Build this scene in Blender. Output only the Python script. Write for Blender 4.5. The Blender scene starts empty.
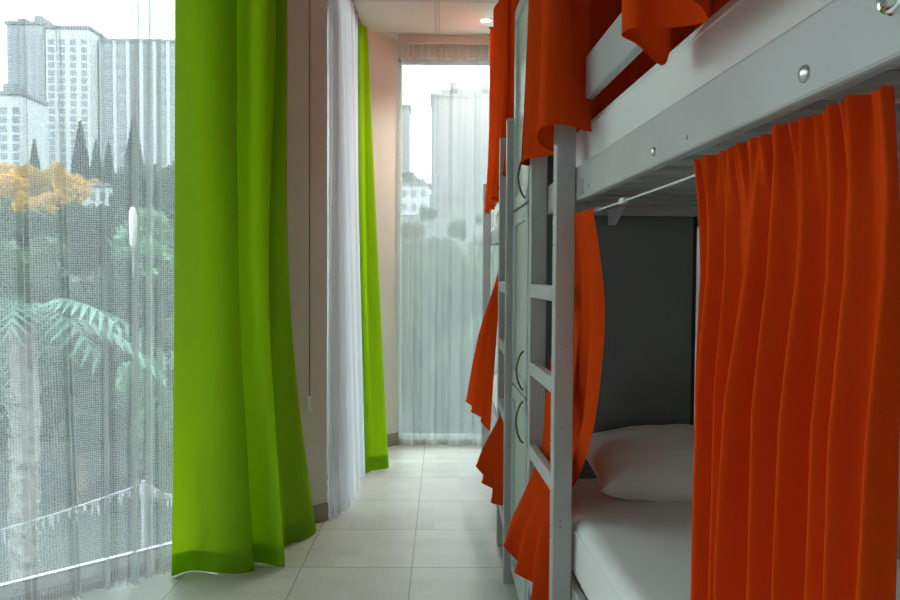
import bpy, bmesh, math, random
from mathutils import Vector, Matrix, noise
R = random.Random(7)
SC = bpy.context.scene
COL = SC.collection

# ---------------------------------------------------------------- helpers
def link(o, parent=None):
    COL.objects.link(o)
    if parent is not None: o.parent = parent
    return o

def tag(o, label=None, cat=None, group=None, kind=None):
    if label: o['label'] = label
    if cat: o['category'] = cat
    if group: o['group'] = group
    if kind: o['kind'] = kind
    return o

def empty(name, loc=(0, 0, 0), rz=0.0):
    o = bpy.data.objects.new(name, None)
    o.empty_display_size = .05
    o.location = loc; o.rotation_euler = (0, 0, rz)
    return link(o)

class MB:
    """collects shapes into one bmesh, linked as one object"""
    def __init__(s): s.bm = bmesh.new()
    def box(s, x0, x1, y0, y1, z0, z1, bev=0.0, seg=2):
        bm2 = bmesh.new()
        v = [bm2.verts.new((x, y, z)) for z in (z0, z1) for y in (y0, y1) for x in (x0, x1)]
        for f in ((0, 2, 3, 1), (4, 5, 7, 6), (0, 1, 5, 4), (2, 6, 7, 3), (0, 4, 6, 2), (1, 3, 7, 5)):
            bm2.faces.new([v[i] for i in f])
        if bev > 0:
            bmesh.ops.bevel(bm2, geom=bm2.edges[:], offset=bev, segments=seg, affect='EDGES', profile=.5)
        s._add(bm2); return s
    def _add(s, bm2, mat=None):
        me = bpy.data.meshes.new('tmp')
        bm2.to_mesh(me); bm2.free()
        if mat is not None: me.transform(mat)
        s.bm.from_mesh(me); bpy.data.meshes.remove(me)
    def obox(s, c, size, rot, bev=0.0):
        m = MB(); m.box(-size[0]/2, size[0]/2, -size[1]/2, size[1]/2, -size[2]/2, size[2]/2, bev)
        s._add(m.bm, Matrix.Translation(c) @ rot.to_4x4()); return s
    def cyl(s, p0, p1, r0, r1=None, n=16, caps=True):
        p0, p1 = Vector(p0), Vector(p1); d = p1 - p0
        bm2 = bmesh.new()
        bmesh.ops.create_cone(bm2, cap_ends=caps, segments=n, radius1=r0, radius2=r0 if r1 is None else r1, depth=d.length)
        s._add(bm2, Matrix.Translation((p0 + p1)/2) @ d.to_track_quat('Z', 'Y').to_matrix().to_4x4()); return s
    def tube(s, pts, r, n=8):
        pts = [Vector(p) for p in pts]
        rings = []
        up = Vector((0.13, 0.21, 1)).normalized()
        for i, p in enumerate(pts):
            d = (pts[min(i+1, len(pts)-1)] - pts[max(i-1, 0)]).normalized()
            a = d.cross(up)
            if a.length < 1e-4: a = d.cross(Vector((1, 0, 0)))
            a.normalize(); b = d.cross(a)
            rr = r[i] if isinstance(r, (list, tuple)) else r
            rings.append([s.bm.verts.new(p + a*rr*math.cos(6.2832*k/n) + b*rr*math.sin(6.2832*k/n)) for k in range(n)])
        for i in range(len(rings)-1):
            for k in range(n):
                s.bm.faces.new((rings[i][k], rings[i][(k+1) % n], rings[i+1][(k+1) % n], rings[i+1][k]))
        s.bm.faces.new(rings[0][::-1]); s.bm.faces.new(rings[-1]); return s
    def lathe(s, prof, n=24, mat=None):
        bm2 = bmesh.new(); rings = []
        for r, z in prof:
            rings.append([bm2.verts.new((r*math.cos(6.2832*k/n), r*math.sin(6.2832*k/n), z)) for k in range(n)])
        for i in range(len(rings)-1):
            for k in range(n):
                bm2.faces.new((rings[i][k], rings[i][(k+1) % n], rings[i+1][(k+1) % n], rings[i+1][k]))
        if prof[0][0] > 1e-6: bm2.faces.new(rings[0][::-1])
        if prof[-1][0] > 1e-6: bm2.faces.new(rings[-1])
        s._add(bm2, mat); return s
    def quad(s, a, b, c, d):
        s.bm.faces.new([s.bm.verts.new(p) for p in (a, b, c, d)]); return s
    def build(s, name, mat, parent=None, smooth=False):
        bmesh.ops.recalc_face_normals(s.bm, faces=s.bm.faces[:])
        me = bpy.data.meshes.new(name); s.bm.to_mesh(me); s.bm.free()
        if mat: me.materials.append(mat)
        if smooth:
            me.polygons.foreach_set('use_smooth', [True]*len(me.polygons))
            me.set_sharp_from_angle(angle=math.radians(40))
        return link(bpy.data.objects.new(name, me), parent)

# ---------------------------------------------------------------- materials
class NT:
    def __init__(s, name):
        s.m = bpy.data.materials.new(name); s.m.use_nodes = True
        s.t = s.m.node_tree; s.t.nodes.clear()
        s.out = s.t.nodes.new('ShaderNodeOutputMaterial')
    def n(s, typ, **kw):
        nd = s.t.nodes.new('ShaderNode' + typ)
        for k, v in kw.items():
            if k.startswith('_'): setattr(nd, k[1:], v)
            else:
                key = int(k[1:]) if k[0] == 'i' and k[1:].isdigit() else k.replace('__', ' ')
                if isinstance(v, bpy.types.NodeSocket): s.t.links.new(v, nd.inputs[key])
                else: nd.inputs[key].default_value = v
        return nd
    def math(s, op, a, b=None, c=None):
        nd = s.t.nodes.new('ShaderNodeMath'); nd.operation = op
        for i, v in enumerate((a, b, c)):
            if v is None: continue
            if isinstance(v, bpy.types.NodeSocket): s.t.links.new(v, nd.inputs[i])
            else: nd.inputs[i].default_value = v
        return nd.outputs[0]
    def ramp(s, fac, stops):
        nd = s.t.nodes.new('ShaderNodeValToRGB'); s.t.links.new(fac, nd.inputs[0])
        e = nd.color_ramp.elements
        while len(e) < len(stops): e.new(.5)
        for el, (p, c) in zip(e, stops): el.position = p; el.color = (*c, 1)
        return nd.outputs[0]
    def finish(s, shader):
        s.t.links.new(shader, s.out.inputs[0]); return s.m

def c4(c): return (c[0], c[1], c[2], 1)

def paint(name, col, rough=.5, var=.06, scale=6, bump=.0, bscale=60, metal=0.0, spec=.5):
    t = NT(name)
    co = t.n('TexCoord').outputs['Object']
    nz = t.n('TexNoise', Vector=co, Scale=scale, Detail=4.0)
    c = t.ramp(nz.outputs[0], [(.3, tuple(v*(1-var) for v in col)), (.7, tuple(min(1, v*(1+var)) for v in col))])
    p = t.n('BsdfPrincipled', Base__Color=c, Roughness=rough, Metallic=metal)
    p.inputs['Specular IOR Level'].default_value = spec
    if bump:
        n2 = t.n('TexNoise', Vector=co, Scale=bscale, Detail=3.0)
        b = t.n('Bump', Strength=bump, Distance=.004, Height=n2.outputs[0])
        t.t.links.new(b.outputs[0], p.inputs['Normal'])
    return t.finish(p.outputs[0])

def fabric(name, col, transl=.35, tcol=None, sheen=.0):
    t = NT(name)
    uv = t.n('TexCoord').outputs['UV']
    nz = t.n('TexNoise', Vector=uv, Scale=900.0, Detail=1.0)
    c = t.ramp(nz.outputs[0], [(.3, tuple(v*.93 for v in col)), (.7, tuple(min(1, v*1.06) for v in col))])
    d = t.n('BsdfDiffuse', Color=c)
    g = t.n('BsdfGlossy', Color=c4(tuple(min(1, v*.5+.5) for v in col)), Roughness=.5)
    tr = t.n('BsdfTranslucent', Color=c4(tcol or col))
    m = t.n('MixShader', Fac=transl, i1=d.outputs[0], i2=tr.outputs[0])
    m2 = t.n('MixShader', Fac=sheen, i1=m.outputs[0], i2=g.outputs[0])
    return t.finish(m2.outputs[0])

def sheer(name, lo, hi, cell=.012, col=(.93, .94, .96), transl=.5):
    t = NT(name)
    uv = t.n('TexCoord').outputs['UV']
    v = t.n('TexVoronoi', Vector=uv, Scale=1.0/cell, Randomness=.25)
    f = t.n('MapRange', Value=v.outputs['Distance'], i1=.22, i2=.5, i3=lo, i4=hi)
    d = t.n('BsdfDiffuse', Color=c4(col)); tr = t.n('BsdfTranslucent', Color=c4(col))
    m = t.n('MixShader', Fac=transl, i1=d.outputs[0], i2=tr.outputs[0])
    tp = t.n('BsdfTransparent')
    m2 = t.n('MixShader', Fac=f.outputs[0], i1=tp.outputs[0], i2=m.outputs[0])
    return t.finish(m2.outputs[0])

def glass_mat(name, tint):
    t = NT(name)
    tp = t.n('BsdfTransparent', Color=c4(tint)); g = t.n('BsdfGlossy', Roughness=.02)
    fr = t.n('Fresnel', IOR=1.35)
    m = t.n('MixShader', Fac=fr.outputs[0], i1=tp.outputs[0], i2=g.outputs[0])
    return t.finish(m.outputs[0])

def leaf_mat(name, a, b, transl=.3):
    t = NT(name)
    co = t.n('TexCoord').outputs['Object']
    nz = t.n('TexNoise', Vector=co, Scale=1.3, Detail=5.0)
    oi = t.n('ObjectInfo')
    k = t.math('ADD', nz.outputs[0], t.math('MULTIPLY', t.math('SUBTRACT', oi.outputs['Random'], .5), .35))
    c = t.ramp(k, [(.3, a), (.7, b)])
    d = t.n('BsdfDiffuse', Color=c); tr = t.n('BsdfTranslucent', Color=c)
    m = t.n('MixShader', Fac=transl, i1=d.outputs[0], i2=tr.outputs[0])
    return t.finish(m.outputs[0])

def emit(name, col, s):
    t = NT(name); e = t.n('Emission', Color=c4(col), Strength=s)
    return t.finish(e.outputs[0])

def floor_mat():
    t = NT('stone_tile')
    co = t.n('TexCoord').outputs['Object']
    sp = t.n('SeparateXYZ', Vector=co)
    S = .452
    u = t.math('DIVIDE', t.math('ADD', sp.outputs[0], .121), S)
    v = t.math('DIVIDE', t.math('SUBTRACT', sp.outputs[1], 3.01), S)
    def edge(x, w):
        f = t.math('FRACT', x)
        d = t.math('MINIMUM', f, t.math('SUBTRACT', 1.0, f))
        return t.math('LESS_THAN', d, w)
    g = t.math('MAXIMUM', edge(u, .0048), edge(v, .0048))
    # printed pattern of small planks inside every tile, as one fired surface
    iu, iv = t.math('FLOOR', u), t.math('FLOOR', v)
    tilerand = t.n('TexWhiteNoise', _noise_dimensions='2D', Vector=t.n('CombineXYZ', X=iu, Y=iv).outputs[0]).outputs['Value']
    brick = t.n('TexBrick', _offset=.37, _squash=.6, _squash_frequency=2,
                Vector=t.n('CombineXYZ', X=u, Y=v).outputs[0], Color1=(1, 1, 1, 1), Color2=(.0, .0, .0, 1), Mortar=(.45, .45, .45, 1),
                Scale=1.0, Mortar__Size=.006, Bias=0.0, Brick__Width=.5, Row__Height=.25)
    grain_co = t.n('CombineXYZ', X=t.math('MULTIPLY', u, 3.0), Y=t.math('MULTIPLY', v, 40.0)).outputs[0]
    grain_co2 = t.n('CombineXYZ', X=t.math('MULTIPLY', u, 40.0), Y=t.math('MULTIPLY', v, 3.0)).outputs[0]
    ga = t.n('TexNoise', Vector=grain_co, Scale=1.0, Detail=3.0).outputs[0]
    gb = t.n('TexNoise', Vector=grain_co2, Scale=1.0, Detail=3.0).outputs[0]
    sel = t.n('SeparateColor', Color=brick.outputs[0]).outputs[0]
    grain = t.math('ADD', t.math('MULTIPLY', ga, sel), t.math('MULTIPLY', gb, t.math('SUBTRACT', 1.0, sel)))
    k = t.math('ADD', t.math('ADD', t.math('MULTIPLY', grain, .55), t.math('MULTIPLY', sel, .26)), t.math('MULTIPLY', tilerand, .08))
    c = t.ramp(k, [(.15, (.60, .60, .55)), (.75, (.78, .79, .74))])
    mix = t.n('Mix', _data_type='RGBA', i0=g, i6=c, i7=(.36, .35, .32, 1))
    p = t.n('BsdfPrincipled', Base__Color=mix.outputs[2], Roughness=t.math('ADD', .34, t.math('MULTIPLY', grain, .12)))
    b = t.n('Bump', Strength=.5, Distance=.002, Height=t.math('SUBTRACT', t.math('MULTIPLY', grain, .1), g))
    t.t.links.new(b.outputs[0], p.inputs['Normal'])
    return t.finish(p.outputs[0])

def ceiling_mat():
    t = NT('ceiling_panel')
    co = t.n('TexCoord').outputs['Object']
    sp = t.n('SeparateXYZ', Vector=co)
    u = t.math('DIVIDE', t.math('ADD', sp.outputs[0], .047), .6)
    v = t.math('DIVIDE', t.math('SUBTRACT', sp.outputs[1], 4.485), .59)
    def bar(x, w):
        f = t.math('FRACT', x); d = t.math('MINIMUM', f, t.math('SUBTRACT', 1.0, f))
        return t.math('LESS_THAN', d, w), t.math('MULTIPLY', t.math('GREATER_THAN', d, w), t.math('LESS_THAN', d, w+.006))
    a, al = bar(u, .018); b, bl = bar(v, .018)
    g = t.math('MAXIMUM', a, b); ln = t.math('MAXIMUM', al, bl)
    nz = t.n('TexNoise', Vector=co, Scale=160.0, Detail=3.0).outputs[0]
    c = t.ramp(nz, [(.3, (.70, .69, .63)), (.7, (.78, .77, .71))])
    m1 = t.n('Mix', _data_type='RGBA', i0=g, i6=c, i7=(.66, .66, .60, 1))
    m2 = t.n('Mix', _data_type='RGBA', i0=ln, i6=m1.outputs[2], i7=(.40, .40, .36, 1))
    p = t.n('BsdfPrincipled', Base__Color=m2.outputs[2], Roughness=.8)
    return t.finish(p.outputs[0])

M = dict(
    floor=floor_mat(), ceil=ceiling_mat(),
    wall=paint('cream_wall_paint', (.80, .755, .68), .75, .03, 2, .15, 160),
    wallside=paint('pale_wall_paint', (.66, .64, .60), .75, .03, 2),
    base=paint('baseboard_tile', (.34, .29, .25), .5, .1, 8),
    pvc=paint('white_window_profile', (.82, .84, .86), .35, .02),
    gasket=paint('black_gasket', (.03, .03, .03), .6, .02),
    glass=glass_mat('window_glass', (.90, .97, .95)),
    net=sheer('net_sheer', .20, .48, .0085, (.94, .95, .97), .66),
    net_fine=sheer('fine_sheer', .68, .82, .004, (.80, .81, .85), .38),
    net_far=sheer('veil_sheer', .42, .52, .004, (.88, .93, .93), .6),
    tape=sheer('heading_tape', .75, .92, .02, (.80, .79, .72), .4),
    green=fabric('lime_fabric', (.30, .53, .003), .54, (.38, .62, .004), .03),
    orange=fabric('orange_fabric', (.74, .070, .008), .20, (.74, .045, .004), .0),
    bed=paint('grey_painted_wood', (.475, .475, .48), .42, .07, 5, .12, 40),
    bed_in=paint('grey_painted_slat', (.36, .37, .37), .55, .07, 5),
    locker=paint('mint_grey_lacquer', (.50, .58, .54), .38, .03, 4),
    lockpanel=paint('mint_grey_panel', (.55, .66, .61), .32, .03, 4),
    lockside=paint('shaded_grey_board', (.17, .185, .18), .6, .05, 4),  # grey board, with the shadow on the locker side put into its colour
    steel=paint('brushed_steel', (.62, .62, .60), .28, .05, 30, metal=1.0),
    brass=paint('dark_bronze', (.16, .12, .09), .35, .05, 30, metal=1.0),
    chrome=paint('chrome', (.75, .80, .79), .12, .02, 30, metal=1.0),
    screw=paint('screw_head', (.28, .29, .29), .4, .05, 30, metal=.7),
    linen=paint('white_linen', (.80, .79, .78), .85, .03, 3, .25, 18),
    pillow=paint('pillow_cotton', (.78, .75, .71), .85, .03, 3, .3, 10),
    wire=paint('white_wire', (.72, .72, .70), .4, .02),
    plastic=paint('white_plastic', (.80, .80, .76), .4, .02),
    frost=paint('frosted_plastic', (.42, .43, .44), .5, .02),
    cord=paint('grey_cord', (.17, .17, .16), .7, .02),
    track=paint('track_aluminium', (.30, .31, .31), .4, .02),
    pelmet=paint('beige_pelmet', (.56, .51, .44), .6, .03),
    lamp=emit('lamp_glow', (1.0, .95, .86), 14.0),
)

# ---------------------------------------------------------------- frames of reference
# window wall: s metres along it from the corner post towards the camera's left, n metres into the room
PIL = Vector((-.562, 3.605, 0)); WD = Vector((-.7317, -.6816, 0)); WN = Vector((.6816, -.7317, 0))
def W(s, n, z=0.0): return PIL + WD*s + WN*n + Vector((0, 0, z))
WROT = Matrix((WD, WN, Vector((0, 0, 1)))).transposed()          # columns: along the wall, into the room, up
WMAT = Matrix.Translation(PIL) @ WROT.to_4x4()
class Bunk:
    """t metres along the bunk towards the far window, w metres in from its front, z up"""
    def __init__(s, o, slope):
        s.o = Vector((o[0], o[1], 0)); s.d = Vector((slope, 1, 0)).normalized(); s.n = Vector((s.d.y, -s.d.x, 0))
        s.rz = math.atan2(s.n.y, s.n.x)
    def __call__(s, t, w, z=0.0): return s.o + s.d*t + s.n*w + Vector((0, 0, z))
B1 = Bunk((.294, 1.944), -.0417)
B2 = Bunk((.2405, 2.85), .010)
HC = 2.83

# ---------------------------------------------------------------- cloth
def cr(p0, p1, p2, p3, t):
    return .5*((2*p1) + (p2-p0)*t + (2*p0-5*p1+4*p2-p3)*t*t + (3*p1-p0-3*p2+p3)*t*t*t)
def spline(pts, u):
    n = len(pts)-1; x = min(max(u, 0), 1)*n; i = min(int(x), n-1); t = x-i
    g = lambda k: pts[min(max(k, 0), n)]
    return cr(g(i-1), g(i), g(i+1), g(i+2), t)

def cloth(name, rows, mat, parent=None, nu=120, nv=50, vs=None, v0=0., v1=1., disp=None, off=0.0, vpow=1.0, uvw=None, linear=False):
    """rows of control points (top row first) lofted into one woven sheet; vs = position of every row from 0 to 1"""
    rows = [[Vector(p) for p in r] for r in rows]
    nr = len(rows); vs = vs or [i/(nr-1) for i in range(nr)]
    def base(u, v):
        if linear:
            n = len(rows[0])-1; x = min(max(u, 0), 1)*n; i = min(int(x), n-1); f = x-i
            col = [r[i]*(1-f) + r[i+1]*f for r in rows]
        else:
            col = [spline(r, u) for r in rows]
        k = 0
        while k < nr-2 and v > vs[k+1]: k += 1
        f = (v-vs[k])/(vs[k+1]-vs[k])
        if nr == 2: return col[0]*(1-f)+col[1]*f
        g = lambda q: col[min(max(q, 0), nr-1)]
        return cr(g(k-1), g(k), g(k+1), g(k+2), f)
    P = [[None]*(nu+1) for _ in range(nv+1)]
    for j in range(nv+1):
        v = v0 + (v1-v0)*(j/nv)**vpow
        for i in range(nu+1):
            u = i/nu; p = base(u, v)
            if disp or off:
                e = .004; d = base(min(1, u+e), v) - base(max(0, u-e), v); d.z = 0
                nn = Vector((-d.y, d.x, 0))
                nn = nn.normalized() if nn.length > 1e-7 else Vector((1, 0, 0))
                a = off + (disp(u, v) if disp else 0)
                p = p + nn*a
            P[j][i] = p
    # seam-true lengths for the weave
    mid = P[nv//2]; L = [0.0]
    for i in range(nu): L.append(L[-1] + (mid[i+1]-mid[i]).length)
    verts = [p[:] for r in P for p in r]; faces = []
    for j in range(nv):
        for i in range(nu):
            a = j*(nu+1)+i
            faces.append((a, a+1, a+nu+2, a+nu+1))
    me = bpy.data.meshes.new(name); me.from_pydata(verts, [], faces)
    uvl = me.uv_layers.new(name='UVMap')
    vi = [0]*len(me.loops); me.loops.foreach_get('vertex_index', vi)
    buf = []
    for k in vi:
        buf += [L[k % (nu+1)], verts[k][2]]
    uvl.data.foreach_set('uv', buf)
    me.polygons.foreach_set('use_smooth', [True]*len(me.polygons))
    me.materials.append(mat)
    return link(bpy.data.objects.new(name, me), parent)

def thick(o, t):
    m = o.modifiers.new('Solidify', 'SOLIDIFY'); m.thickness = t; m.offset = 0
    return o

def waves(n, amp_top, amp_bot, seed, sharp=.3):
    r = random.Random(seed); ph = [r.uniform(0, 6.28) for _ in range(8)]
    def f(u, v):
        uu = u + .03*math.sin(2*math.pi*1.3*u+ph[0]) + .02*math.sin(2*math.pi*2.7*u+ph[1]) + .012*math.sin(3*v+ph[2])
        a = amp_top*(1-v)+amp_bot*v
        x = 2*math.pi*n*uu + .5*math.sin(2.2*v+ph[3])
        y = math.sin(x) + sharp*math.sin(2*x+ph[4]) + .35*math.sin(.53*x+ph[5]+1.1*v)
        return a*y*.75
    return f

# ---------------------------------------------------------------- room shell
CORN = Vector((-.60, 4.90, 0)); WB = Vector((-.318, 5.228, 0))
XR, YB, XL = 1.25, -2.5, -4.2
WEND = W(4.97, 0)
def poly(name, pts, mat, z, flip=False):
    m = MB(); vs = [m.bm.verts.new((p[0], p[1], z)) for p in pts]
    f = m.bm.faces.new(vs)
    me = bpy.data.meshes.new(name); m.bm.to_mesh(me); m.bm.free(); me.materials.append(mat)
    o = link(bpy.data.objects.new(name, me)); o['kind'] = 'structure'; return o
outline = [(-.66, 3.75), (-.66, 4.95), (-.36, 5.32), (XR, 5.32), (XR, YB), (XL, YB), (XL, WEND.y+.12), tuple((W(.0, -.12))[:2])]
poly('floor', outline, M['floor'], 0)
poly('ceiling', outline, M['ceil'], HC)

def slab(name, a, b, z0, z1, th, mat):
    """upright slab whose room face runs a -> b, thickness away from the room (to the left of a->b)"""
    a, b = Vector((a[0], a[1], 0)), Vector((b[0], b[1], 0)); d = (b-a); L = d.length; d.normalize()
    n = Vector((-d.y, d.x, 0))
    m = MB(); m.box(0, L, 0, th, z0, z1)
    o = m.build(name, mat)
    o.data.transform(Matrix.Translation(a) @ Matrix((d, n, Vector((0, 0, 1)))).transposed().to_4x4())
    o['kind'] = 'structure'; return o
S0 = .45                                                            # where the corner post stops and window 1 starts
slab('wall_left', W(S0, 0), W(0, 0), 0, HC, .20, M['wall'])
slab('wall_corner', CORN, WB, 0, HC, .12, M['wall'])
slab('wall_right', (XR, 5.3), (XR, YB), 0, HC, .1, M['wallside'])
slab('wall_back', (XR, YB), (XL, YB), 0, HC, .1, M['wallside'])
slab('wall_side', (XL, YB), (XL, -.62), 0, HC, .1, M['wallside'])
m4 = Matrix.Translation((XL, -.62, 0)) @ Matrix(((0, 1, 0), (1, 0, 0), (0, 0, 1))).to_4x4()
FILL_WINDOW = (m4, WEND.y+.62-.02)
slab('baseboard_left', W(S0, .012), W(-.0, .012), 0, .085, .012, M['base'])
bb = Vector((CORN.x, CORN.y, 0)); dd = (WB-bb).normalized(); nn = Vector((dd.y, -dd.x, 0))*.012
slab('baseboard_corner', bb+nn, WB+nn, 0, .085, .012, M['base'])

# windows: frame > children pane, rail
def window(name, mat, length, bottom, top, mull, depth=.06, fw=.05):
    o = MB()
    o.box(0, length, -depth, 0, bottom-.0, bottom+fw*.8, .004)
    o.box(0, length, -depth, 0, top-fw, top, .004)
    for x in mull: o.box(x-fw/2, x+fw/2, -depth, 0, bottom, top, .004)
    f = o.build(name, M['pvc']); f.data.transform(mat); f['kind'] = 'structure'
    xs = sorted(mull)
    for a, b in zip(xs[:-1], xs[1:]):
        g = MB(); g.box(a+fw/2, b-fw/2, -depth*.55, -depth*.45, bottom+fw*.8, top-fw)
        q = g.build('pane', M['glass'], f); q.data.transform(mat)
        g = MB(); g.box(a+fw/2, b-fw/2, -depth*.3, -depth*.05, bottom+fw*.8, bottom+fw*.8+.006)
        q = g.build('gasket', M['gasket'], f); q.data.transform(mat)
    return f
w1 = window('window_1', WMAT, 4.97, .02, HC, [S0+.02, 2.3, 3.7, 4.94])
window('fill_window', FILL_WINDOW[0], FILL_WINDOW[1], .02, HC, [.02, FILL_WINDOW[1]-.02])  # unseen window, added to let more daylight into the room
m = MB(); m.cyl((1.352, -.001, .04), (1.352, .004, .04), .007); q = m.build('drain_cap', M['gasket'], w1); q.data.transform(WMAT)
m2 = Matrix.Translation((-.60, 3.62, 0)) @ Matrix(((0, 1, 0), (1, 0, 0), (0, 0, 1))).to_4x4()
window('window_2', m2, 1.29, .02, HC, [.02, 1.27])
m3 = Matrix.Translation((-.325, 5.225, 0)) @ Matrix(((1, 0, 0), (0, -1, 0), (0, 0, 1))).to_4x4()
window('window_3', m3, 1.57, .032, 2.71, [.012, 1.55], fw=.036)
m = MB(); m.box(-.325, XR, 5.215, 5.30, 2.71, HC); o = m.build('wall_lintel', M['wall']); o['kind'] = 'structure'
m = MB(); m.box(-.312, XR-.01, 5.10, 5.118, 2.768, HC-.001, .003); o = m.build('trim_1', M['pelmet']); o['kind'] = 'structure'
m = MB(); m.box(S0, 4.97, -.08, .06, -.0, .019); o = m.build('trim_2', M['base']); o.data.transform(WMAT); o['kind'] = 'structure'
m = MB(); m.box(-.325, XR, 5.215, 5.30, 0.0, .031); o = m.build('trim_3', M['base']); o['kind'] = 'structure'

# ---------------------------------------------------------------- curtain tracks
def track(mat, pts, label):
    m = MB()
    for a, b in zip(pts[:-1], pts[1:]):
        a, b = Vector(a), Vector(b); d = b-a
        rot = Matrix.Rotation(math.atan2(d.y, d.x), 3, 'Z')
        m.obox((a+b)/2, (d.length, .03, .014), rot, .003)
    o = m.build('curtain_track', mat); return tag(o, label, 'curtain track')
zt = HC-.0075
track(M['track'], [W(.12, .20, zt), W(4.7, .20, zt)], 'grey ceiling track the near lime curtain and net hang from, beyond the top edge')
track(M['track'], [(-.555, 3.70, zt), (-.555, 4.90, zt)], 'thin grey ceiling track along the side window above the white sheer')
track(M['track'], [(-.29, 5.15, zt), (1.2, 5.15, zt)], 'ceiling track behind the beige pelmet above the far window')

# ---------------------------------------------------------------- lime curtains
def lime(rows, vs, name='curtain', hem_h=.14, total=2.79, nu=340):
    c = cloth(name, rows, M['green'], None, nu, 70, vs)
    cloth('hem', rows, M['green'], c, nu, 10, vs, v0=1-hem_h/total, v1=.9995, off=.004)
    return c
top = [(.805, .14), (.77, .20), (.72, .235), (.655, .245), (.60, .245), (.590, .21), (.65, .165), (.715, .15), (.70, .115), (.62, .12), (.56, .17), (.52, .23), (.455, .23), (.41, .225), (.405, .19), (.455, .15), (.51, .135), (.50, .10), (.43, .10), (.375, .15), (.335, .19), (.325, .15), (.36, .09)]
mid = [(.820, .15), (.77, .23), (.715, .265), (.655, .28), (.605, .27), (.597, .23), (.65, .19), (.69, .17), (.675, .13), (.62, .14), (.575, .20), (.53, .25), (.49, .255), (.455, .245), (.45, .20), (.485, .16), (.515, .145), (.50, .10), (.44, .12), (.40, .18), (.34, .20), (.315, .17), (.32, .08)]
bot = [(.845, .17), (.76, .17), (.69, .27), (.635, .325), (.578, .335), (.567, .29), (.61, .25), (.665, .23), (.655, .19), (.60, .20), (.555, .24), (.51, .31), (.485, .375), (.465, .385), (.455, .34), (.47, .29), (.485, .26), (.46, .22), (.39, .21), (.32, .17), (.24, .175), (.15, .13), (.10, .04)]
rows = [[W(s, n, 2.81) for s, n in top], [W(s, n, 2.2) for s, n in top], [W(s, n, 1.10) for s, n in mid], [W(s, n, .004) for s, n in bot]]
tag(lime(rows, [0, .22, .61, 1]), 'tall lime green curtain with deep folds in front of the pink corner post', 'curtain')
top = [(-.575, 4.83), (-.56, 4.80), (-.545, 4.82), (-.53, 4.86), (-.52, 4.88), (-.505, 4.90), (-.505, 4.94)]
mid = [(-.53, 4.66), (-.525, 4.63), (-.50, 4.65), (-.485, 4.70), (-.45, 4.70), (-.41, 4.72), (-.42, 4.80)]
bot = [(-.50, 4.45), (-.478, 4.415), (-.445, 4.42), (-.425, 4.47), (-.37, 4.50), (-.33, 4.535), (-.34, 4.62)]
rows = [[(x, y, 2.81) for x, y in top], [(x, y, 1.2) for x, y in mid], [(x, y, .012) for x, y in bot]]
tag(lime(rows, [0, .575, 1], nu=90), 'narrow lime green curtain tapering up to the ceiling beside the cream corner wall', 'curtain')

# ---------------------------------------------------------------- sheers
def fold_path(seq, n0, depth, bulge=()):
    """plan path: flat net with narrow pleats standing out at every (s, width, depth)"""
    p = []
    for s, wd, dp in seq:
        b = [n0 + sum(.055 for (a0, a1) in bulge if a0 < x < a1) for x in (s-.030, s+.030)]
        h = wd/2
        p += [(s-.030, b[0]), (s-h-.004, n0+.006), (s-h, n0+dp*.6), (s-h*.6, n0+dp), (s-h*.3, n0+dp*.3), (s, n0+dp*.1), (s+h*.3, n0+dp*.5), (s+h*.6, n0+dp*.9), (s+h, n0+dp*.5), (s+h+.004, n0+.006), (s+.030, b[1])]
    return p
ft = [(.70, .012, .05), (.76, .010, .05), (.857, .010, .04), (.895, .010, .05), (.945, .016, .06), (1.067, .006, .02), (1.238, .014, .04), (1.35, .034, .07), (1.50, .012, .05), (1.66, .02, .05)]
fb = [(.70, .012, .05), (.76, .010, .05), (.875, .014, .05), (.925, .014, .05), (.985, .018, .08), (1.078, .010, .05), (1.185, .022, .06), (1.33, .026, .06), (1.50, .012, .05), (1.66, .02, .05)]
rr = random.Random(3); s = 1.85
while s < 2.5:
    k = (s, rr.uniform(.008, .02), rr.uniform(.03, .06)); ft.append(k); fb.append((s+rr.uniform(-.02, .02), k[1], k[2])); s += rr.uniform(.12, .2)
pt = fold_path(ft, .085, .05); pb = fold_path(fb, .115, .05, ((.99, 1.075),))
rows = [[W(a, b, 2.81) for a, b in pt], [W(a, b, .012) for a, b in pb]]
o = cloth('sheer_curtain', rows, M['net'], None, len(pt)*3, 24, linear=True)
tag(o, 'white honeycomb net curtain over the large left window', 'sheer curtain')
b0 = [(-.56, 3.66), (-.53, 3.70), (-.545, 3.9), (-.545, 4.2), (-.55, 4.5), (-.555, 4.78)]
b1 = [(-.572, 3.645), (-.49, 3.70), (-.475, 3.95), (-.47, 4.2), (-.475, 4.38), (-.545, 4.55)]
rows = [[(x, y, 2.81) for x, y in b0], [(x, y, .012) for x, y in b1]]
o = cloth('sheer_curtain', rows, M['net_fine'], None, 260, 30, disp=waves(12, .014, .022, 5))
tag(o, 'dense white sheer curtain seen edge-on along the side window, between post and narrow lime curtain', 'sheer curtain')
rows = [[(-.308+1.5*i/12, 5.165, 2.815) for i in range(13)], [(-.308+1.5*i/12, 5.165, .012) for i in range(13)]]
pleats = [(.062, .062, .030), (.074, .070, .045), (.104, .10, .045), (.182, .170, .05), (.245, .235, .035), (.352, .350, .05), (.43, .44, .04), (.55, .54, .05), (.66, .67, .04), (.78, .77, .05), (.9, .9, .05)]
def veil(u, v):
    z = (.010+.012*v)*math.sin(2*math.pi*9.3*u+.6*v+.8) + .006*math.sin(2*math.pi*23*u+1.3*v)
    for a, b, h in pleats:
        x = (u-(a*(1-v)+b*v))/.0042; z -= h*(.5+.5*v)*math.exp(-x*x)
    return min(z, .035)
far = cloth('sheer_curtain', rows, M['net_far'], None, 520, 30, disp=veil, v0=.047)
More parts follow.
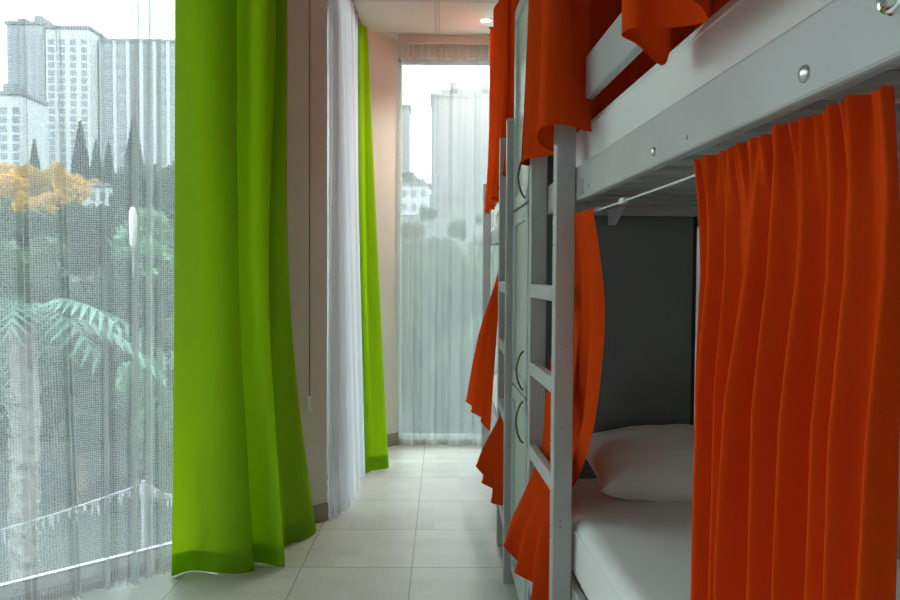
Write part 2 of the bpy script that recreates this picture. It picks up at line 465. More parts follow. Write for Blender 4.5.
tag(far, 'white veil curtain with long soft folds over the far window', 'sheer curtain')
cloth('heading_tape', rows, M['tape'], far, 420, 4, disp=waves(30, .010, .010, 11, .5), v0=0, v1=.047)

# hanging wand on the corner post
o = empty('blind_cord', W(.118, .03, .55))
m = MB(); m.cyl(W(.118, .03, .61), W(.118, .03, HC), .0028, n=8); q = m.build('cord', M['cord'], o); 
m = MB(); m.lathe([(.004, .075), (.009, .07), (.0105, .05), (.012, .012), (.017, .008), (.018, 0)], 16, Matrix.Translation(W(.118, .03, .55)))
q2 = m.build('weight', M['plastic'], o, True)
for q in (q, q2): q.matrix_parent_inverse = Matrix.Translation(-Vector(o.location))
tag(o, 'thin grey blind cord with white end weight hanging on the pink corner post', 'blind cord')

# ---------------------------------------------------------------- bunk beds
def make_bunk(Bf, name, label, T0, T1):
    root = empty(name, Bf.o, Bf.rz)                                  # local x = w (inwards), y = t (towards far end)
    tag(root, label, 'bunk bed')
    D = .85
    bd = M['bed']
    def part(nm, bxs, mat=bd, bev=.003, parent=root):
        m = MB()
        for b in bxs: m.box(*b, bev)
        return m.build(nm, mat, parent)
    for w0 in (0, D-.051):
        part('post', [(w0, w0+.051, 0, .045, 0, 1.80)]); part('post', [(w0, w0+.051, .408, .453, 0, 1.80)])
        part('post', [(w0, w0+.051, T0, T0+.045, 0, 1.80)] if T0 < -.1 else [(w0, w0+.051, T1-.045, T1, 0, 1.80)])
    for zc in (1.152, .905, .640, .225):
        part('rung', [(.0, .026, .0455, .4075, zc-.021, zc+.021)])
    part('side_rail', [(.053, .0775, T0, T1, 1.395, 1.485)], bev=.005)
    part('side_rail', [(D-.078, D-.053, T0, T1, 1.395, 1.485)])
    part('side_rail', [(.053, .0775, T0, T1, .285, .370)], bev=.005)
    part('side_rail', [(D-.078, D-.053, T0, T1, .285, .370)])
    part('end_rail', [(.079, D-.08, T1-.028, T1-.003, 1.395, 1.485)])
    part('end_rail', [(.079, D-.08, T1-.028, T1-.003, .285, .370)])
    part('end_rail', [(.079, D-.08, T0+.003, T0+.028, 1.395, 1.485)])
    part('end_rail', [(.079, D-.08, T0+.003, T0+.028, .285, .370)])
    part('guard_rail', [(.053, .0775, T0, T1, 1.641, 1.745)], bev=.005)
    y = T0+.07
    while y < T1-.1:
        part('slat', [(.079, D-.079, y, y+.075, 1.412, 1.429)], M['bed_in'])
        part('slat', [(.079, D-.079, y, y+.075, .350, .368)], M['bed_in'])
        y += .135
    # hardware on the front rail
    def bolt(t, z, r=.007, w=.053, mat='steel', nm='bolt', h=.005):
        m = MB(); m.lathe([(r*1.25, 0), (r*1.2, h*.5), (r*.8, h), (0.0, h*1.1)], 14, Matrix.Translation((w, t, z)) @ Matrix.Rotation(-math.pi/2, 4, 'Y'))
        return m.build(nm, M[mat], root, True)
    if T0 < -.1: bolt(-.624, 1.421); bolt(-1.131, 1.422, .008)
    else: bolt(.62, 1.441); bolt(1.3, 1.438)
    if T0 < -.1: bolt(-1.36, 1.424, .004, mat='screw', nm='screw')
    if T0 < -.1: bolt(-.783, 1.417, .003, mat='screw', nm='screw', h=.002)
    q = -1 if T0 < -.1 else 1.2
    if T0 < -.1: bolt(-.136, 1.420, .003, mat='screw', nm='screw', h=.002)
    #; bolt(-.136, 1.420, .003, mat='screw', nm='screw', h=.002)
    for zz in (1.62, 1.36, 1.28, .76, .53, .50): bolt(.022, zz, .0025, w=.0, mat='screw', nm='screw', h=.002)
    for zz in (1.30, 1.02, .80, .55, .535): 
        m = MB(); m.cyl((.02, -.0008, zz), (.02, .002, zz), .0028, n=10); m.build('screw', M['screw'], root)
    if T0 > -.1: return root
    m = MB(); m.box(.0505, .053, -.078, -.045, 1.405, 1.445, .001); m.box(.049, .0505, -.070, -.053, 1.417, 1.433, .001)
    pl = m.build('rail_bracket', M['steel'], root)
    # corner brace and wire under the front rail
    m = MB(); v = [(.25, .38, 1.411), (.25, .30, 1.411), (.25, .40, 1.362), (.25, .424, 1.362), (.25, .424, 1.411)]
    a = [m.bm.verts.new(p) for p in v]; b = [m.bm.verts.new((p[0]+.02, p[1], p[2])) for p in v]
    m.bm.faces.new(a); m.bm.faces.new(b[::-1])
    for i in range(5): m.bm.faces.new((a[i], b[i], b[(i+1) % 5], a[(i+1) % 5]))
    m.build('corner_brace', M['bed'], root)
    m = MB(); m.tube([(.068, T0+.05, 1.362), (.068, -.7, 1.358), (.068, -.18, 1.357), (.068, .40, 1.362)], .0022, 8)
    wr = m.build('curtain_wire', M['wire'], root, True); wr['label'] = 'thin white curtain wire under the rail'
    m = MB(); m.box(.062, .074, -.40, -.365, 1.352, 1.364, .002); m.build('wire_stopper', M['wire'], wr)
    m = MB(); m.cyl((.068, -.178, 1.357), (.068, -.150, 1.357), .008); m.build('wire_end', M['steel'], wr, True)
    m = MB(); m.tube([(.068, .39, 1.362), (.068, .385, 1.380), (.068, .38, 1.396)], .003, 8); m.build('hook', M['steel'], wr, True)
    m = MB(); m.tube([(.068, T0+.05, 1.362), (.068, T0+.05, 1.380), (.068, T0+.05, 1.397)], .003, 8); m.build('hook', M['steel'], wr, True)
    return root
bunk1 = make_bunk(B1, 'bunk_bed', 'grey wooden bunk bed filling the right side, with pillow on its lower bunk', -1.47, .453)
bunk2 = make_bunk(B2, 'bunk_bed', 'grey wooden bunk bed beyond the lockers, near the far window', 0.0, 2.08)
# steel eye on the near bunk's rail
m = MB(); m.tube([(.040, -1.30+.018*math.cos(a), 1.449+.018*math.sin(a)) for a in [i*6.2832/24 for i in range(25)]], .0042, 8)
m.cyl((.0535, -1.30, 1.467), (.036, -1.30, 1.467), .005)
q = m.build('rail_ring', M['chrome'], bunk1, True); q['label'] = 'chrome ring on the rail'

# mattresses and pillow
def mattress(Bf, z0, z1, w0, w1, t0, t1, label, group=None):
    m = MB(); m.box(w0, w1, t0, t1, z0, z1, .042, 6)
    o = m.build('mattress', M['linen'], None, True)
    o.location = Bf.o; o.rotation_euler = (0, 0, Bf.rz)
    tag(o, label, 'mattress', group)
    pm = MB()
    ring = []
    for (x, y) in ((w0, t0), (w1, t0), (w1, t1), (w0, t1), (w0, t0)):
        ring.append((x + (.002 if x == w0 else -.002), y + (.002 if y == t0 else -.002), z1-.036))
    pm.tube(ring, .004, 6); pm.build('piping', M['linen'], o, True)
    return o
mattress(B1, .3715, .556, .062, .77, -1.40, .423, 'white sheeted mattress on the lower bunk, under the pillow')
mattress(B1, 1.430, 1.622, .082, .765, -1.40, .40, 'thick white mattress on the upper bunk, above the grey rail')
mattress(B2, .3715, .556, .062, .77, .06, 2.03, 'white mattress low in the bunk bed near the far window')
mattress(B2, 1.430, 1.622, .082, .765, .06, 2.03, 'white upper mattress of the bunk bed near the far window')

def make_pillow(c, rz, lx, ly, h, label):
    n = 36; bm = bmesh.new(); vt = {}
    for side in (1, -1):
        for j in range(n+1):
            for i in range(n+1):
                u, v = -1+2*i/n, -1+2*j/n
                if side == -1 and (i in (0, n) or j in (0, n)): vt[(side, i, j)] = vt[(1, i, j)]; continue
                pin = 1-.10*(1-abs(u)**2)*abs(v)**6 ; pin2 = 1-.10*(1-abs(v)**2)*abs(u)**6
                x = u*lx/2*pin2; y = v*ly/2*pin
                k = ((1-u*u)**.45)*((1-v*v)**.45)
                wr = .010*noise.noise(Vector((u*2.2, v*3.1, side*3)))*k + .004*noise.noise(Vector((u*7, v*3, side)))*k
                z = side*(h/2)*k + wr
                if side == -1: z = max(z, -h*.48)
                vt[(side, i, j)] = bm.verts.new((x, y, z))
    for side in (1, -1):
        for j in range(n):
            for i in range(n):
                q = [vt[(side, i, j)], vt[(side, i+1, j)], vt[(side, i+1, j+1)], vt[(side, i, j+1)]]
                bm.faces.new(q if side == 1 else q[::-1])
    bmesh.ops.recalc_face_normals(bm, faces=bm.faces[:])
    me = bpy.data.meshes.new('pillow'); bm.to_mesh(me); bm.free(); me.materials.append(M['pillow'])
    me.polygons.foreach_set('use_smooth', [True]*len(me.polygons))
    o = link(bpy.data.objects.new('pillow', me)); o.location = c; o.rotation_euler = (math.radians(10), 0, rz)
    return tag(o, label, 'pillow')
make_pillow(B1(.288, .434, .628), B1.rz, .56, .37, .20, 'plump white pillow on the lower bunk beside the orange curtain')

# bunk near the window: mattresses (its own length runs away from the camera)
# ---------------------------------------------------------------- lockers
def make_lockers():
    a, b = Vector((.284, 2.43, 0)), Vector((.272, 2.835, 0)); d = (b-a); L = d.length; d.normalize(); n = Vector((d.y, -d.x, 0))
    root = empty('locker_cabinet', a, math.atan2(n.y, n.x))          # local x = depth, y = width
    tag(root, 'mint grey three-door locker cabinet between the two bunk beds', 'locker')
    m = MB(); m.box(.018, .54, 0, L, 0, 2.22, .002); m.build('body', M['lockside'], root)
    m = MB(); m.box(.5405, .552, 0, L, 0, 2.22); m.build('dark_gap_strip', M['gasket'], root)  # black strip standing in for the shade in the gap behind
    m = MB(); m.box(.012, .018, 0, L, 0.0, 2.22); m.build('front_frame', M['locker'], root)
    for (z0, z1, hz0, hz1) in ((.07, .786, .63, .775), (.794, 1.436, .81, .945), (1.444, 2.19, 1.46, 1.60)):
        m = MB(); fw = .05
        m.box(-.008, .012, .004, L-.004, z0, z0+fw, .003); m.box(-.008, .012, .004, L-.004, z1-fw, z1, .003)
        m.box(-.008, .012, .004, .004+fw, z0, z1, .003); m.box(-.008, .012, L-.004-fw, L-.004, z0, z1, .003)
        dr = m.build('door', M['locker'], root)
        m = MB(); m.box(.002, .010, .004+fw, L-.004-fw, z0+fw, z1-fw); m.build('door_panel', M['lockpanel'], dr)
        pts = []
        for i in range(15):
            k = i/14; pts.append((-.008-.024*math.sin(math.pi*k)**.7, .075, hz0+(hz1-hz0)*k))
        m = MB(); m.tube(pts, .0036, 8)
        h = m.build('handle', M['brass'], dr, True); h['label'] = 'dark bronze bow handle'
make_lockers()

# ---------------------------------------------------------------- orange curtains
OR = M['orange']
def orange(rows, vs, label, nu=160, nv=60, disp=None, hem=.022, tot=1.1, group=None):
    c = cloth('curtain', rows, OR, None, nu, nv, vs, disp=disp)
    if hem: cloth('hem', rows, OR, c, nu, 4, vs, v0=1-hem/tot, v1=.9993, off=.0022, disp=disp)
    return tag(c, label, 'curtain', group)

# near curtain on the lower bunk
ridges = [  # (t at the top, t half way, t at the hem, width, height)
    (-.775, -.772, -.768, .012, .012), (-.825, -.818, -.808, .014, .018), (-.875, -.872, -.855, .015, .020),
    (-.985, -.945, -.862, .018, .026), (-1.06, -1.03, -1.005, .018, .026), (-1.11, -1.085, -1.065, .014, .020),
    (-1.165, -1.15, -1.115, .016, .022), (-1.21, -1.19, -1.16, .014, .018), (-1.25, -1.235, -1.21, .012, .015)]
def near_disp(u, v):
    t = -.765 + u*(-1.255+.765); z = 0
    for a, b, c, w, h in ridges:
        p = a*(1-v)*(1-2*v) + 4*b*v*(1-v) + c*v*(2*v-1)
        x = (t-p)/(w*(.75+.5*v)); x *= (.60 if x > 0 else 1.15)      # long flank towards the far window, steep flank behind it
        z += 1.9*h*(.25+.75*min(1, v*3))*math.exp(-x*x)
    g = max(0, 1-v*7)
    z += .006*g*math.sin(t*290) + .004*g*math.sin(t*467+1) + .005*math.sin(t*46+2.2*v) + .004*math.sin(t*83-3.1*v+1)*v
    return .016*min(1, v*5)-z
zs = lambda k, a: [B1(-.828-.445*i/8, .060, a) for i in range(9)]
rows = [zs(0, 1.374), zs(0, .95), [B1(-.818-.445*i/8, .068, .30) for i in range(9)]]
orange(rows, [0, .4, 1], 'large gathered orange curtain hiding the near end of the lower bunk', 300, 70, near_disp)

def bunk_rows(Bf, spec): return [[Bf(t, w, z if not isinstance(z, list) else z[i]) for i, (t, w) in enumerate(zip(ts, ws))] for z, ts, ws in spec]
spill = [
    (1.362, [-.155, -.11, -.07, -.02, .03, .08, .13], [.060, .047, .062, .045, .062, .045, .06]),
    (1.12, [-.168, -.12, -.08, -.02, .05, .13, .22], [.088, .064, .092, .066, .08, .06, .055]),
    (.85, [-.105, -.06, -.0, .06, .14, .23, .33], [.085, .066, .085, .062, .062, .046, .040]),
    (.66, [.015, .06, .11, .18, .24, .31, .385], [.07, .055, .06, .045, .048, .036, .036]),
    (.58, [.062, .09, .13, .18, .23, .29, .35], [.03, .01, .025, .00, .012, -.008, .0]),
    (.47, [.055, .085, .12, .165, .21, .26, .31], [.015, -.025, -.005, -.05, -.025, -.07, -.055]),
    ([.29, .30, .33, .36, .35, .405, .39], [.052, .065, .095, .13, .165, .21, .255], [.012, -.045, -.015, -.08, -.045, -.100, -.080])]
orange(bunk_rows(B1, spill), [0, .22, .48, .64, .74, .84, 1], 'orange curtain bunched behind the near ladder and spilling out through its rungs', 160, 80)
sp2 = [(z if isinstance(z, list) else z, t, w) for z, t, w in spill]
orange(bunk_rows(B2, sp2), [0, .22, .48, .64, .74, .84, 1], 'orange curtain poking out through the lowest rungs of the far ladder', 120, 60)
lobe = [
    (1.362, [.49, .52, .55, .58, .61, .64], [.07, .06, .075, .06, .075, .065]),
    (1.22, [.50, .53, .57, .60, .64, .68], [.025, .01, .035, .01, .03, .02]),
    (.90, [.55, .60, .66, .72, .80, .87], [.0, -.035, -.01, -.06, -.035, -.07]),
    ([.46, .49, .48, .50, .50, .515], [.64, .74, .82, .93, 1.02, 1.16], [-.02, -.06, -.03, -.10, -.08, -.125])]
orange(bunk_rows(B2, lobe), [0, .16, .5, 1], 'orange curtain flaring outward just past the far ladder, hem above floor', 120, 60)
# upper bunk curtains
p = [(.368, 1.87), (.335, 1.845), (.285, 1.81), (.237, 1.825), (.245, 1.95), (.275, 2.06), (.325, 2.20), (.28, 2.25), (.247, 2.29), (.258, 2.40), (.31, 2.47), (.25, 2.42)]
q = [(.362, 1.875), (.33, 1.85), (.295, 1.82), (.25, 1.84), (.26, 1.95), (.285, 2.06), (.32, 2.18), (.29, 2.24), (.262, 2.29), (.27, 2.38), (.30, 2.44), (.27, 2.42)]
hz = [1.560, 1.562, 1.566, 1.56, 1.556, 1.556, 1.558, 1.555, 1.553, 1.555, 1.56, 1.56]
rows = [[(x, y, 2.70) for x, y in q], [(x, y, 2.1) for x, y in q], [(x, y, z) for (x, y), z in zip(p, hz)]]
orange(rows, [0, .5, 1], 'orange curtain of the upper bunk hanging over the near ladder top', 200, 50)
p = [(.372, 1.235), (.355, 1.225), (.295, 1.145), (.262, 1.11), (.272, 1.075), (.31, 1.066), (.352, 1.016), (.33, .97), (.288, .942), (.33, .90), (.36, .85), (.30, .80), (.35, .75), (.31, .70)]
hz = [1.57, 1.545, 1.553, 1.556, 1.556, 1.553, 1.545, 1.55, 1.56, 1.55, 1.55, 1.55, 1.55, 1.55]
rows = [[(x*.75+.09, y, 2.70) for x, y in p], [(x, y, 2.0) for x, y in p], [(x, y, z) for (x, y), z in zip(p, hz)]]
orange(rows, [0, .6, 1], 'orange curtain corner draped over the upper guard rail at the top of the frame', 220, 50)
p = [(.290, 2.95), (.262, 2.93), (.233, 2.95), (.28, 3.15), (.305, 3.42), (.27, 3.44), (.248, 3.46), (.30, 3.65), (.245, 3.85), (.30, 4.05), (.25, 4.25), (.31, 4.50), (.285, 4.55), (.256, 4.58), (.27, 4.75), (.30, 4.90)]
q = [(.305, 2.90), (.29, 2.89), (.275, 2.92), (.29, 3.15), (.305, 3.40), (.285, 3.42), (.275, 3.46), (.30, 3.65), (.275, 3.85), (.305, 4.05), (.275, 4.25), (.31, 4.50), (.29, 4.55), (.28, 4.58), (.285, 4.75), (.305, 4.92)]
rows = [[(x, y, 2.70) for x, y in q], [(x, y, 2.1) for x, y in q], [(x, y, 1.60) for x, y in p]]
orange(rows, [0, .5, 1], 'orange curtain of the upper bunk nearest the far window', 260, 50)
rows = [[B1(.40, .10+.68*i/8, z) for i in range(9)] for z in (2.70, 2.1, 1.63)]
orange(rows, [0, .5, 1], 'shaded orange curtain across the head end of the upper bunk, behind the guard rail', 140, 30, waves(7, .01, .02, 4))
for (Bf, t0, t1, w, lab) in ((B1, -1.3, .50, .03, 'thin steel curtain rail above the near upper bunk'), (B2, .02, 2.12, .05, 'thin steel curtain rail above the far upper bunk')):
    o = empty('curtain_rail', Bf(t0, w, 2.70)); tag(o, lab, 'curtain rail')
    inv = Matrix.Translation(-Vector(o.location))
    m = MB(); m.cyl(Bf(t0, w, 2.705), Bf(t1, w, 2.705), .006); q = m.build('rod', M['steel'], o, True); q.matrix_parent_inverse = inv
    for t in (t0+.02, (t0+t1)/2, t1-.02):
        m = MB(); m.cyl(Bf(t, w, 2.705), Bf(t, w, HC), .005); m.cyl(Bf(t, w, HC-.006), Bf(t, w, HC), .02)
        q = m.build('bracket', M['gasket'], o, True); q.matrix_parent_inverse = inv

# ---------------------------------------------------------------- recessed lamps
def downlight(x, y, label):
    o = empty('recessed_light', (x, y, HC)); tag(o, label, 'ceiling light', 'recessed ceiling lights')
    m = MB(); m.lathe([(.030, -.001), (.032, -.006), (.043, -.005), (.045, 0)], 28); m.build('rim', M['plastic'], o, True)
    m = MB(); m.lathe([(.0, -.002), (.031, -.0025), (.031, -.0015)], 28); m.build('bulb', M['lamp'], o, True)
    ld = bpy.data.lights.new('recessed_lamp', 'SPOT'); ld.energy = 22; ld.spot_size = 2.3; ld.spot_blend = .8; ld.shadow_soft_size = .03; ld.color = (1, .93, .82)
    l = bpy.data.objects.new('recessed_lamp', ld); link(l, o); l.location = (0, 0, -.012)
downlight(.264, 4.803, 'small lit recessed spotlight in the ceiling tile before the far window')

# ---------------------------------------------------------------- outside
def gz(x, y):
    d = math.hypot(x, y)
    a = -4.2 + max(0, d-6)*.03
    b = -3.0 + (d-30)*.135
    z = max(a, b) if d > 20 else a
    return z + .5*noise.noise(Vector((x*.03, y*.03, 1))) * min(1, d/30)
gm = MB(); nx, ny = 60, 60; gv = {}
for j in range(ny+1):
    yy = -10 + 330*(j/ny)**1.6
    for i in range(nx+1):
        xx = (-1+2*i/nx); xx = math.copysign(abs(xx)**1.4, xx)*300
        gv[i, j] = gm.bm.verts.new((xx, yy, gz(xx, yy)))
for j in range(ny):
    for i in range(nx): gm.bm.faces.new((gv[i, j], gv[i+1, j], gv[i+1, j+1], gv[i, j+1]))
o = gm.build('hillside', paint('hill_soil', (.045, .055, .045), .9, .3, .4), None, True); o['kind'] = 'structure'

conc_a = paint('tower_grey', (.23, .24, .25), .8, .06, .3)
conc_b = paint('tower_white', (.38, .39, .40), .8, .05, .3)
conc_c = paint('tower_dark_grey', (.15, .155, .165), .8, .05, .3)  # darkest of the tower greys, also on the roofs
winm = paint('tower_window', (.13, .15, .18), .3, .1, 1)
def tower(name, label, x0, x1, y, dep, ztop, zb, bays, floors, mat, band=True, fh=3.0, lean=None, cap=None):
    cx = (x0+x1)/2; root = empty(name, (cx, y, zb)); tag(root, label, 'building')
    w = x1-x0; H = ztop-zb
    m = MB(); m.box(-w/2, w/2, 0, dep, -4, H, .3); m.build('wall_block', mat, root)
    m = MB()
    for (a, b, h) in (cap or [(-.35, -.1, 3.0), (.1, .3, 4.0)]): m.box(a*w, b*w, dep*.2, dep*.7, H-.1, H+h)
    m.box(-w/2-.5, w/2+.5, -.5, dep+.5, H-.01, H+1.0); m.build('roof_top', conc_c, root)
    fw = w/bays; src = None; k = 0
    for f in range(floors):
        z = H-4.5-f*H*.86/floors
        for b in range(bays):
            x = -w/2+fw*(b+.5)
            if src is None:
                m = MB(); m.box(-fw*.26, fw*.26, -.12, .05, -.9*fh/3, .9*fh/3); src = m.build('window', winm, root); o = src
            else:
                o = src.copy(); COL.objects.link(o); o.parent = root
            o.location = (x, 0, z)
    if band:
        srcb = None
        for b in range(bays+1):
            x = -w/2+fw*b
            if srcb is None:
                m = MB(); m.box(-fw*.12, fw*.12, -.7, .05, 0, H); srcb = m.build('wall_rib', conc_b, root); o = srcb
            else: o = srcb.copy(); COL.objects.link(o); o.parent = root
            o.location = (x, 0, 0)
    return root
Y = 260
tower('tower_block', 'grey slab tower on the left of the hill, taller of the left window towers', -150.8, -137.7, Y, 16, 86.5, 30, 5, 18, conc_a, False)
tower('tower_block', 'pale sunlit tower standing against the right of the grey slab tower', -136.4, -121.4, Y-2, 18, 84.5, 30, 4, 18, conc_b, False, cap=[(-.4, -.05, 2.0)])  # sunlight on this face is put into the paler wall colour
tower('tower_block', 'broad tower with white ribs left of the lime curtain', -120.0, -78, Y+4, 18, 82.0, 30, 9, 11, conc_a, True, cap=[(-.45, .45, .5)])
tower('tower_block', 'low white apartment house at the far left edge below the towers', -141, -123.5, Y-40, 14, 53, 22, 5, 10, conc_b, False)
tower('tower_block', 'grey rounded tower seen through the far window', -4.4, 26, Y, 18, 63, 20, 9, 12, conc_c, False, cap=[(-.4, .4, 3.5), (-.28, -.2, 6), (.08, .16, 6)])
tower('tower_block', 'slim tower slice at the left edge of the far window', -28, -13.5, Y+30, 14, 66, 24, 4, 14, conc_a, False)
def house(x, y, w, d, h, label):
    z = gz(x, y); root = empty('house', (x, y, z)); tag(root, label, 'building')
    m = MB(); m.box(-w/2, w/2, 0, d, -2, h, .1); m.build('wall_block', conc_b, root)
    m = MB(); m.box(-w/2-.4, w/2+.4, -.4, d+.4, h, h+.4); m.build('roof', conc_c, root)
    for i in range(4):
        for j in range(2):
            m = MB(); m.box(-w/2+w*(i+.25)/4, -w/2+w*(i+.75)/4, -.08, .02, h*(.15+.45*j), h*(.38+.45*j)); m.build('window', winm, root)
house(-46.6, 101, 5, 5, 4.6, 'small white house among the yellow trees, left window')
house(-7, 150, 8, 8, 6, 'white house low on the hill, far window')

# trees
GREEN = leaf_mat('leaf_green', (.028, .056, .034), (.095, .15, .09))
MID = leaf_mat('leaf_mid', (.036, .064, .046), (.115, .165, .115))
FRESH = leaf_mat('leaf_fresh', (.07, .15, .085), (.20, .34, .21))
YEL = leaf_mat('leaf_autumn', (.36, .21, .045), (.62, .39, .10))
DARK = leaf_mat('leaf_conifer', (.020, .040, .032), (.06, .10, .075))
PALM = leaf_mat('palm_frond', (.06, .12, .09), (.22, .34, .27))
BARK = paint('bark', (.16, .13, .10), .9, .2, 3)
PBARK = paint('palm_bark_pale', (.20, .195, .18), .9, .4, 9)
def leaves(n, shape, size, seed):
    r = random.Random(seed); verts = []; faces = []
    for _ in range(n):
        p = shape(r); a = Vector((r.gauss(0, 1), r.gauss(0, 1), r.gauss(0, 1))).normalized()
        b = a.orthogonal().normalized(); c = a.cross(b); s = size*r.uniform(.6, 1.3)
        k = len(verts)
        verts += [(p-b*s)[:], (p+c*s*.55)[:], (p+b*s)[:], (p-c*s*.55)[:]]; faces.append((k, k+1, k+2, k+3))
    me = bpy.data.meshes.new('crown'); me.from_pydata(verts, [], faces); return me
def lumps(seed, rx, rz, n=14):
    r = random.Random(seed); L = []
    for _ in range(n):
        a = r.uniform(0, 6.28); k = r.uniform(.2, .75)
        L.append((Vector((rx*k*math.cos(a), rx*k*math.sin(a), rz*r.uniform(-.7, .8))), r.uniform(.3, .5)*rx))
    def f(rg):
        c, s = rg.choice(L); v = Vector((rg.gauss(0, 1), rg.gauss(0, 1), rg.gauss(0, 1))).normalized()
        return c + v*s*rg.uniform(.75, 1.0)
    return f
def cone(h, rb):
    def f(rg):
        k = rg.random()**.6; a = rg.uniform(0, 6.28); rr = rb*(k**.9)*rg.uniform(.6, 1)*(1 if k < .9 else 1)
        return Vector((rr*math.cos(a), rr*math.sin(a), h*(1-k)))
    return f
CR = {
    'green': (leaves(2600, lumps(1, 3.0, 2.6), .30, 1), GREEN), 'mid': (leaves(2600, lumps(2, 3.0, 2.8), .30, 2), MID),
    'fresh': (leaves(2600, lumps(8, 3.0, 2.8), .28, 8), FRESH), 'yellow': (leaves(2400, lumps(3, 3.0, 2.6), .28, 3), YEL), 'conifer': (leaves(1800, cone(11, 1.9), .34, 4), DARK)}
TRUNK = MB().cyl((0, 0, -1.0), (0, 0, 4.5), .22, .12, 8).build('trunk', BARK); tm = TRUNK.data; bpy.data.objects.remove(TRUNK)
def tree(kind, x, y, s, label, group):
    root = empty({'green': 'leafy_tree', 'mid': 'leafy_tree', 'fresh': 'leafy_tree', 'yellow': 'autumn_tree', 'conifer': 'conifer_tree'}[kind], (x, y, gz(x, y)))
    root.scale = (s, s, s); root.rotation_euler = (0, 0, R.uniform(0, 6.28)); tag(root, label, 'tree', group)
    me, mt = CR[kind]
    if not me.materials: me.materials.append(mt)
    c = link(bpy.data.objects.new('crown', me), root); c.location = (0, 0, .8 if kind == 'conifer' else 4.6)
    link(bpy.data.objects.new('trunk', tm), root)
LG = {'green': ('dark green leafy tree on the slope outside the windows', 'dark leafy trees on the slope'),
      'mid': ('grey green bushy tree on the slope outside the windows', 'grey green trees on the slope'),
      'fresh': ('fresh bright green leafy tree beside the lime curtain edge outside the left window', 'fresh green trees by the lime curtain'),
      'yellow': ('autumn yellow tree below the towers outside the left window', 'yellow trees below the towers'),
      'conifer': ('dark pointed conifer in front of the towers outside the left window', 'dark conifers below the towers')}
def plant(kind, px, y, s): tree(kind, px*y, y, s, *LG[kind])       # px = bearing as x per metre of distance
for b, y, s in ((-.595, 120, 1.0), (-.55, 112, .95), (-.52, 122, 1.0), (-.487, 114, .8), (-.50, 95, .8), (-.46, 126, .7), (-.575, 92, .8), (-.56, 80, .55), (-.515, 84, .6), (-.535, 74, .5)): plant('yellow', b, y, s)
for b, y, s in ((-.484, 190, 1.55), (-.545, 195, 1.1), (-.463, 200, 1.2), (-.447, 196, 1.15), (-.413, 186, 1.7)): plant('conifer', b, y, s)
rt = random.Random(21)
for y, n, sc in ((16, 7, .55), (22, 8, .62), (30, 8, .66), (42, 9, .66), (58, 10, .55), (80, 11, .45), (112, 12, .42)):
    for i in range(n):
        b = -.70 + .85*(i+rt.uniform(.1, .9))/n
        plant(rt.choice(('green', 'green', 'mid')) if b < -.43 else rt.choice(('mid', 'green', 'mid')), b, y*rt.uniform(.9, 1.1), sc*rt.uniform(.8, 1.15))
for b, y, s in ((-.39, 90, 1.0), (-.375, 60, 1.2), (-.04, 200, 1.0), (-.03, 190, .9), (-.055, 210, 1.2)): plant('mid', b, y, s)

for b, y, s in ((-.395, 30, .55), (-.370, 34, .8), (-.365, 20, .5), (-.36, 16, .45), (-.385, 64, .8)): plant('fresh', b, y, s)

# palm with pale shaggy trunk near the window
PX, PY = -5.75, 10.2
pz = gz(PX, PY)
root = empty('palm_tree', (PX, PY, pz)); tag(root, 'palm tree with pale shaggy trunk and arching fronds outside the left window', 'palm tree')
m = MB(); rp = random.Random(5)
m.tube([(0.03*math.sin(i*.4), 0, -1+i*.22) for i in range(26)], [.16+.035*(i % 2) for i in range(26)], 12)
for i in range(150):
    a = rp.uniform(0, 6.28); z = rp.uniform(.2, 3.6)
    m.obox(Vector((.17*math.cos(a), .17*math.sin(a), z)), (.03, .05, .09), Matrix.Rotation(a, 3, 'Z') @ Matrix.Rotation(.5, 3, 'Y'))
m.build('trunk', PBARK, root, True)
for i in range(18):
    a = i*2.4; m = MB(); L = rp.uniform(1.5, 2.2); el = rp.uniform(-.1, 1.1)
    pts = []
    for k in range(13):
        q = k/12; pts.append(Vector((math.cos(a)*L*q*math.cos(el*.6), math.sin(a)*L*q*math.cos(el*.6), 4.5 + L*(math.sin(el)*q - .75*q*q))))
    m.tube(pts, [.022*(1-.8*k/12) for k in range(13)], 5)
    for k in range(2, 13):
        for sd in (1, -1):
            d = (pts[k]-pts[k-1]).normalized(); sv = d.cross(Vector((0, 0, 1))).normalized()*sd
            e = pts[k] + sv*.34*math.sin(math.pi*(.12+.8*k/13)) + d*.16 - Vector((0, 0, .15))
            m.quad(pts[k]-d*.05, pts[k]+d*.05, e+d*.012, e-d*.012)
    m.build('frond', PALM, root)
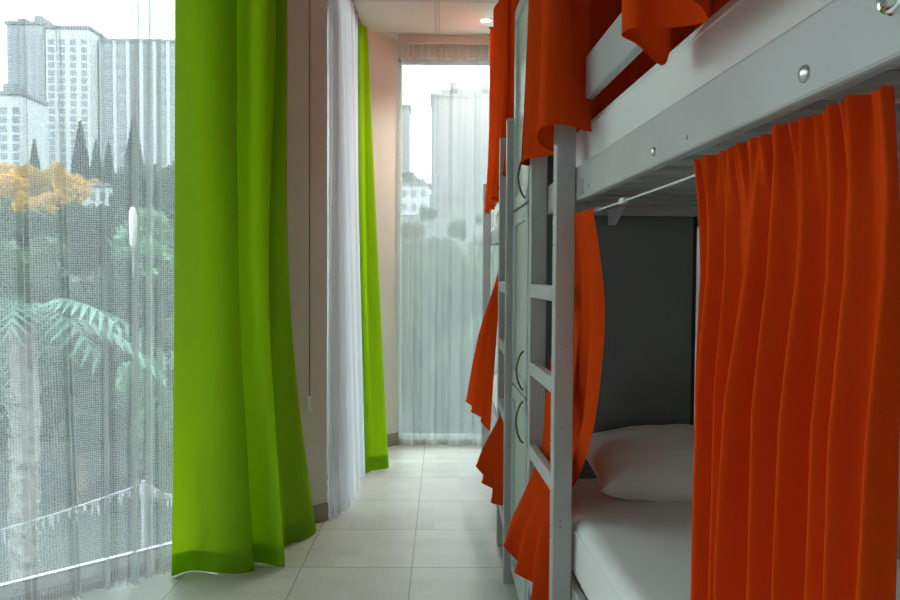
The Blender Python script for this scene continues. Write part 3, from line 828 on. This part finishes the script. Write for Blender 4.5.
# fairy-light string on poles outside the left window
def string_garland():
    A, Bp, C2 = Vector((-3.05, 4.95, -.52)), Vector((-2.1, 5.2, -.28)), Vector((-1.75, 5.75, -.62))
    root = empty('icicle_garland', Bp); inv = Matrix.Translation(-Bp)
    tag(root, 'white icicle garland sagging from a thin pole outside the left window', 'garland')
    r = random.Random(9); pts = []
    for (a, b) in ((A - (Bp-A)*.6, Bp), (Bp, C2 + (C2-Bp)*.6)):
        for k in range(25):
            q = k/24; p = a.lerp(b, q); p.z -= .035*math.sin(math.pi*q); pts.append(p)
    m = MB(); m.tube(pts, .006, 6); q = m.build('string', M['frost'], root, True); q.matrix_parent_inverse = inv
    m = MB()
    for i in range(len(pts)-1):
        for _ in range(3):
            p = pts[i].lerp(pts[i+1], r.random()); h = r.uniform(.03, .12)
            m.tube([p, p-Vector((r.uniform(-.01, .01), 0, h*.6)), p-Vector((r.uniform(-.015, .015), 0, h))], [.004, .0055, .002], 5)
    q = m.build('icicle_fringe', M['frost'], root, True); q['kind'] = 'stuff'; q.matrix_parent_inverse = inv
    m = MB(); m.cyl((Bp.x, Bp.y, gz(Bp.x, Bp.y)), (Bp.x, Bp.y, Bp.z+.02), .016); q = m.build('pole', M['track'], root); q.matrix_parent_inverse = inv
string_garland()
# slim white lamp post in the trees
lx, ly = -.415*24, 24.0; lz = gz(lx, ly)
root = empty('lamp_post', (lx, ly, lz)); tag(root, 'slim white lamp post among the green trees left of the lime curtain', 'lamp post')
m = MB(); m.cyl((0, 0, 0), (0, 0, 1.2-lz+.9), .06, .04, 10); m.build('pole', M['track'], root, True)
m = MB(); m.lathe([(.05, 0), (.11, .1), (.12, 1.1), (.06, 1.25), (0, 1.3)], 12, Matrix.Translation((0, 0, 1.2-lz+.85))); m.build('lantern', M['plastic'], root, True)

# ---------------------------------------------------------------- daylight
w = bpy.data.worlds.new('overcast_sky'); SC.world = w; w.use_nodes = True
t = w.node_tree; t.nodes.clear()
bg = t.nodes.new('ShaderNodeBackground'); out = t.nodes.new('ShaderNodeOutputWorld'); t.links.new(bg.outputs[0], out.inputs[0])
tc = t.nodes.new('ShaderNodeTexCoord'); sp = t.nodes.new('ShaderNodeSeparateXYZ'); t.links.new(tc.outputs['Generated'], sp.inputs[0])
rp_ = t.nodes.new('ShaderNodeValToRGB'); t.links.new(sp.outputs[2], rp_.inputs[0])
e = rp_.color_ramp.elements; e[0].position = 0.0; e[0].color = (.96, .98, 1.0, 1); e[1].position = .8; e[1].color = (.82, .90, 1.0, 1)
t.links.new(rp_.outputs[0], bg.inputs[0]); bg.inputs[1].default_value = 1.7
sl = bpy.data.lights.new('sun', 'SUN'); sl.energy = .5; sl.angle = math.radians(25); sl.color = (1, .97, .92)
so = link(bpy.data.objects.new('sun', sl)); so.rotation_euler = Vector((.7, -.45, .6)).to_track_quat('Z', 'Y').to_euler()

# ---------------------------------------------------------------- camera
cam = bpy.data.cameras.new('camera'); cam.lens = 743/900*36; cam.sensor_width = 36; cam.clip_start = .03; cam.clip_end = 2000
co = link(bpy.data.objects.new('camera', cam))
co.matrix_world = Matrix.Translation((0, 0, 1.2)) @ Matrix.Rotation(-math.atan(7/743), 4, 'Z') @ Matrix.Rotation(math.pi/2-math.atan(25/743), 4, 'X') @ Matrix.Rotation(math.radians(.35), 4, 'Z')
SC.camera = co
SC.cycles.max_bounces = 14; SC.cycles.diffuse_bounces = 7; SC.cycles.transmission_bounces = 8; SC.cycles.transparent_max_bounces = 40
SC.cycles.use_denoising = True
SC.view_settings.view_transform = 'Standard'; SC.view_settings.look = 'None'
SC.view_settings.gamma = 1.0; SC.view_settings.use_curve_mapping = False
SC.view_settings.exposure = 1.6
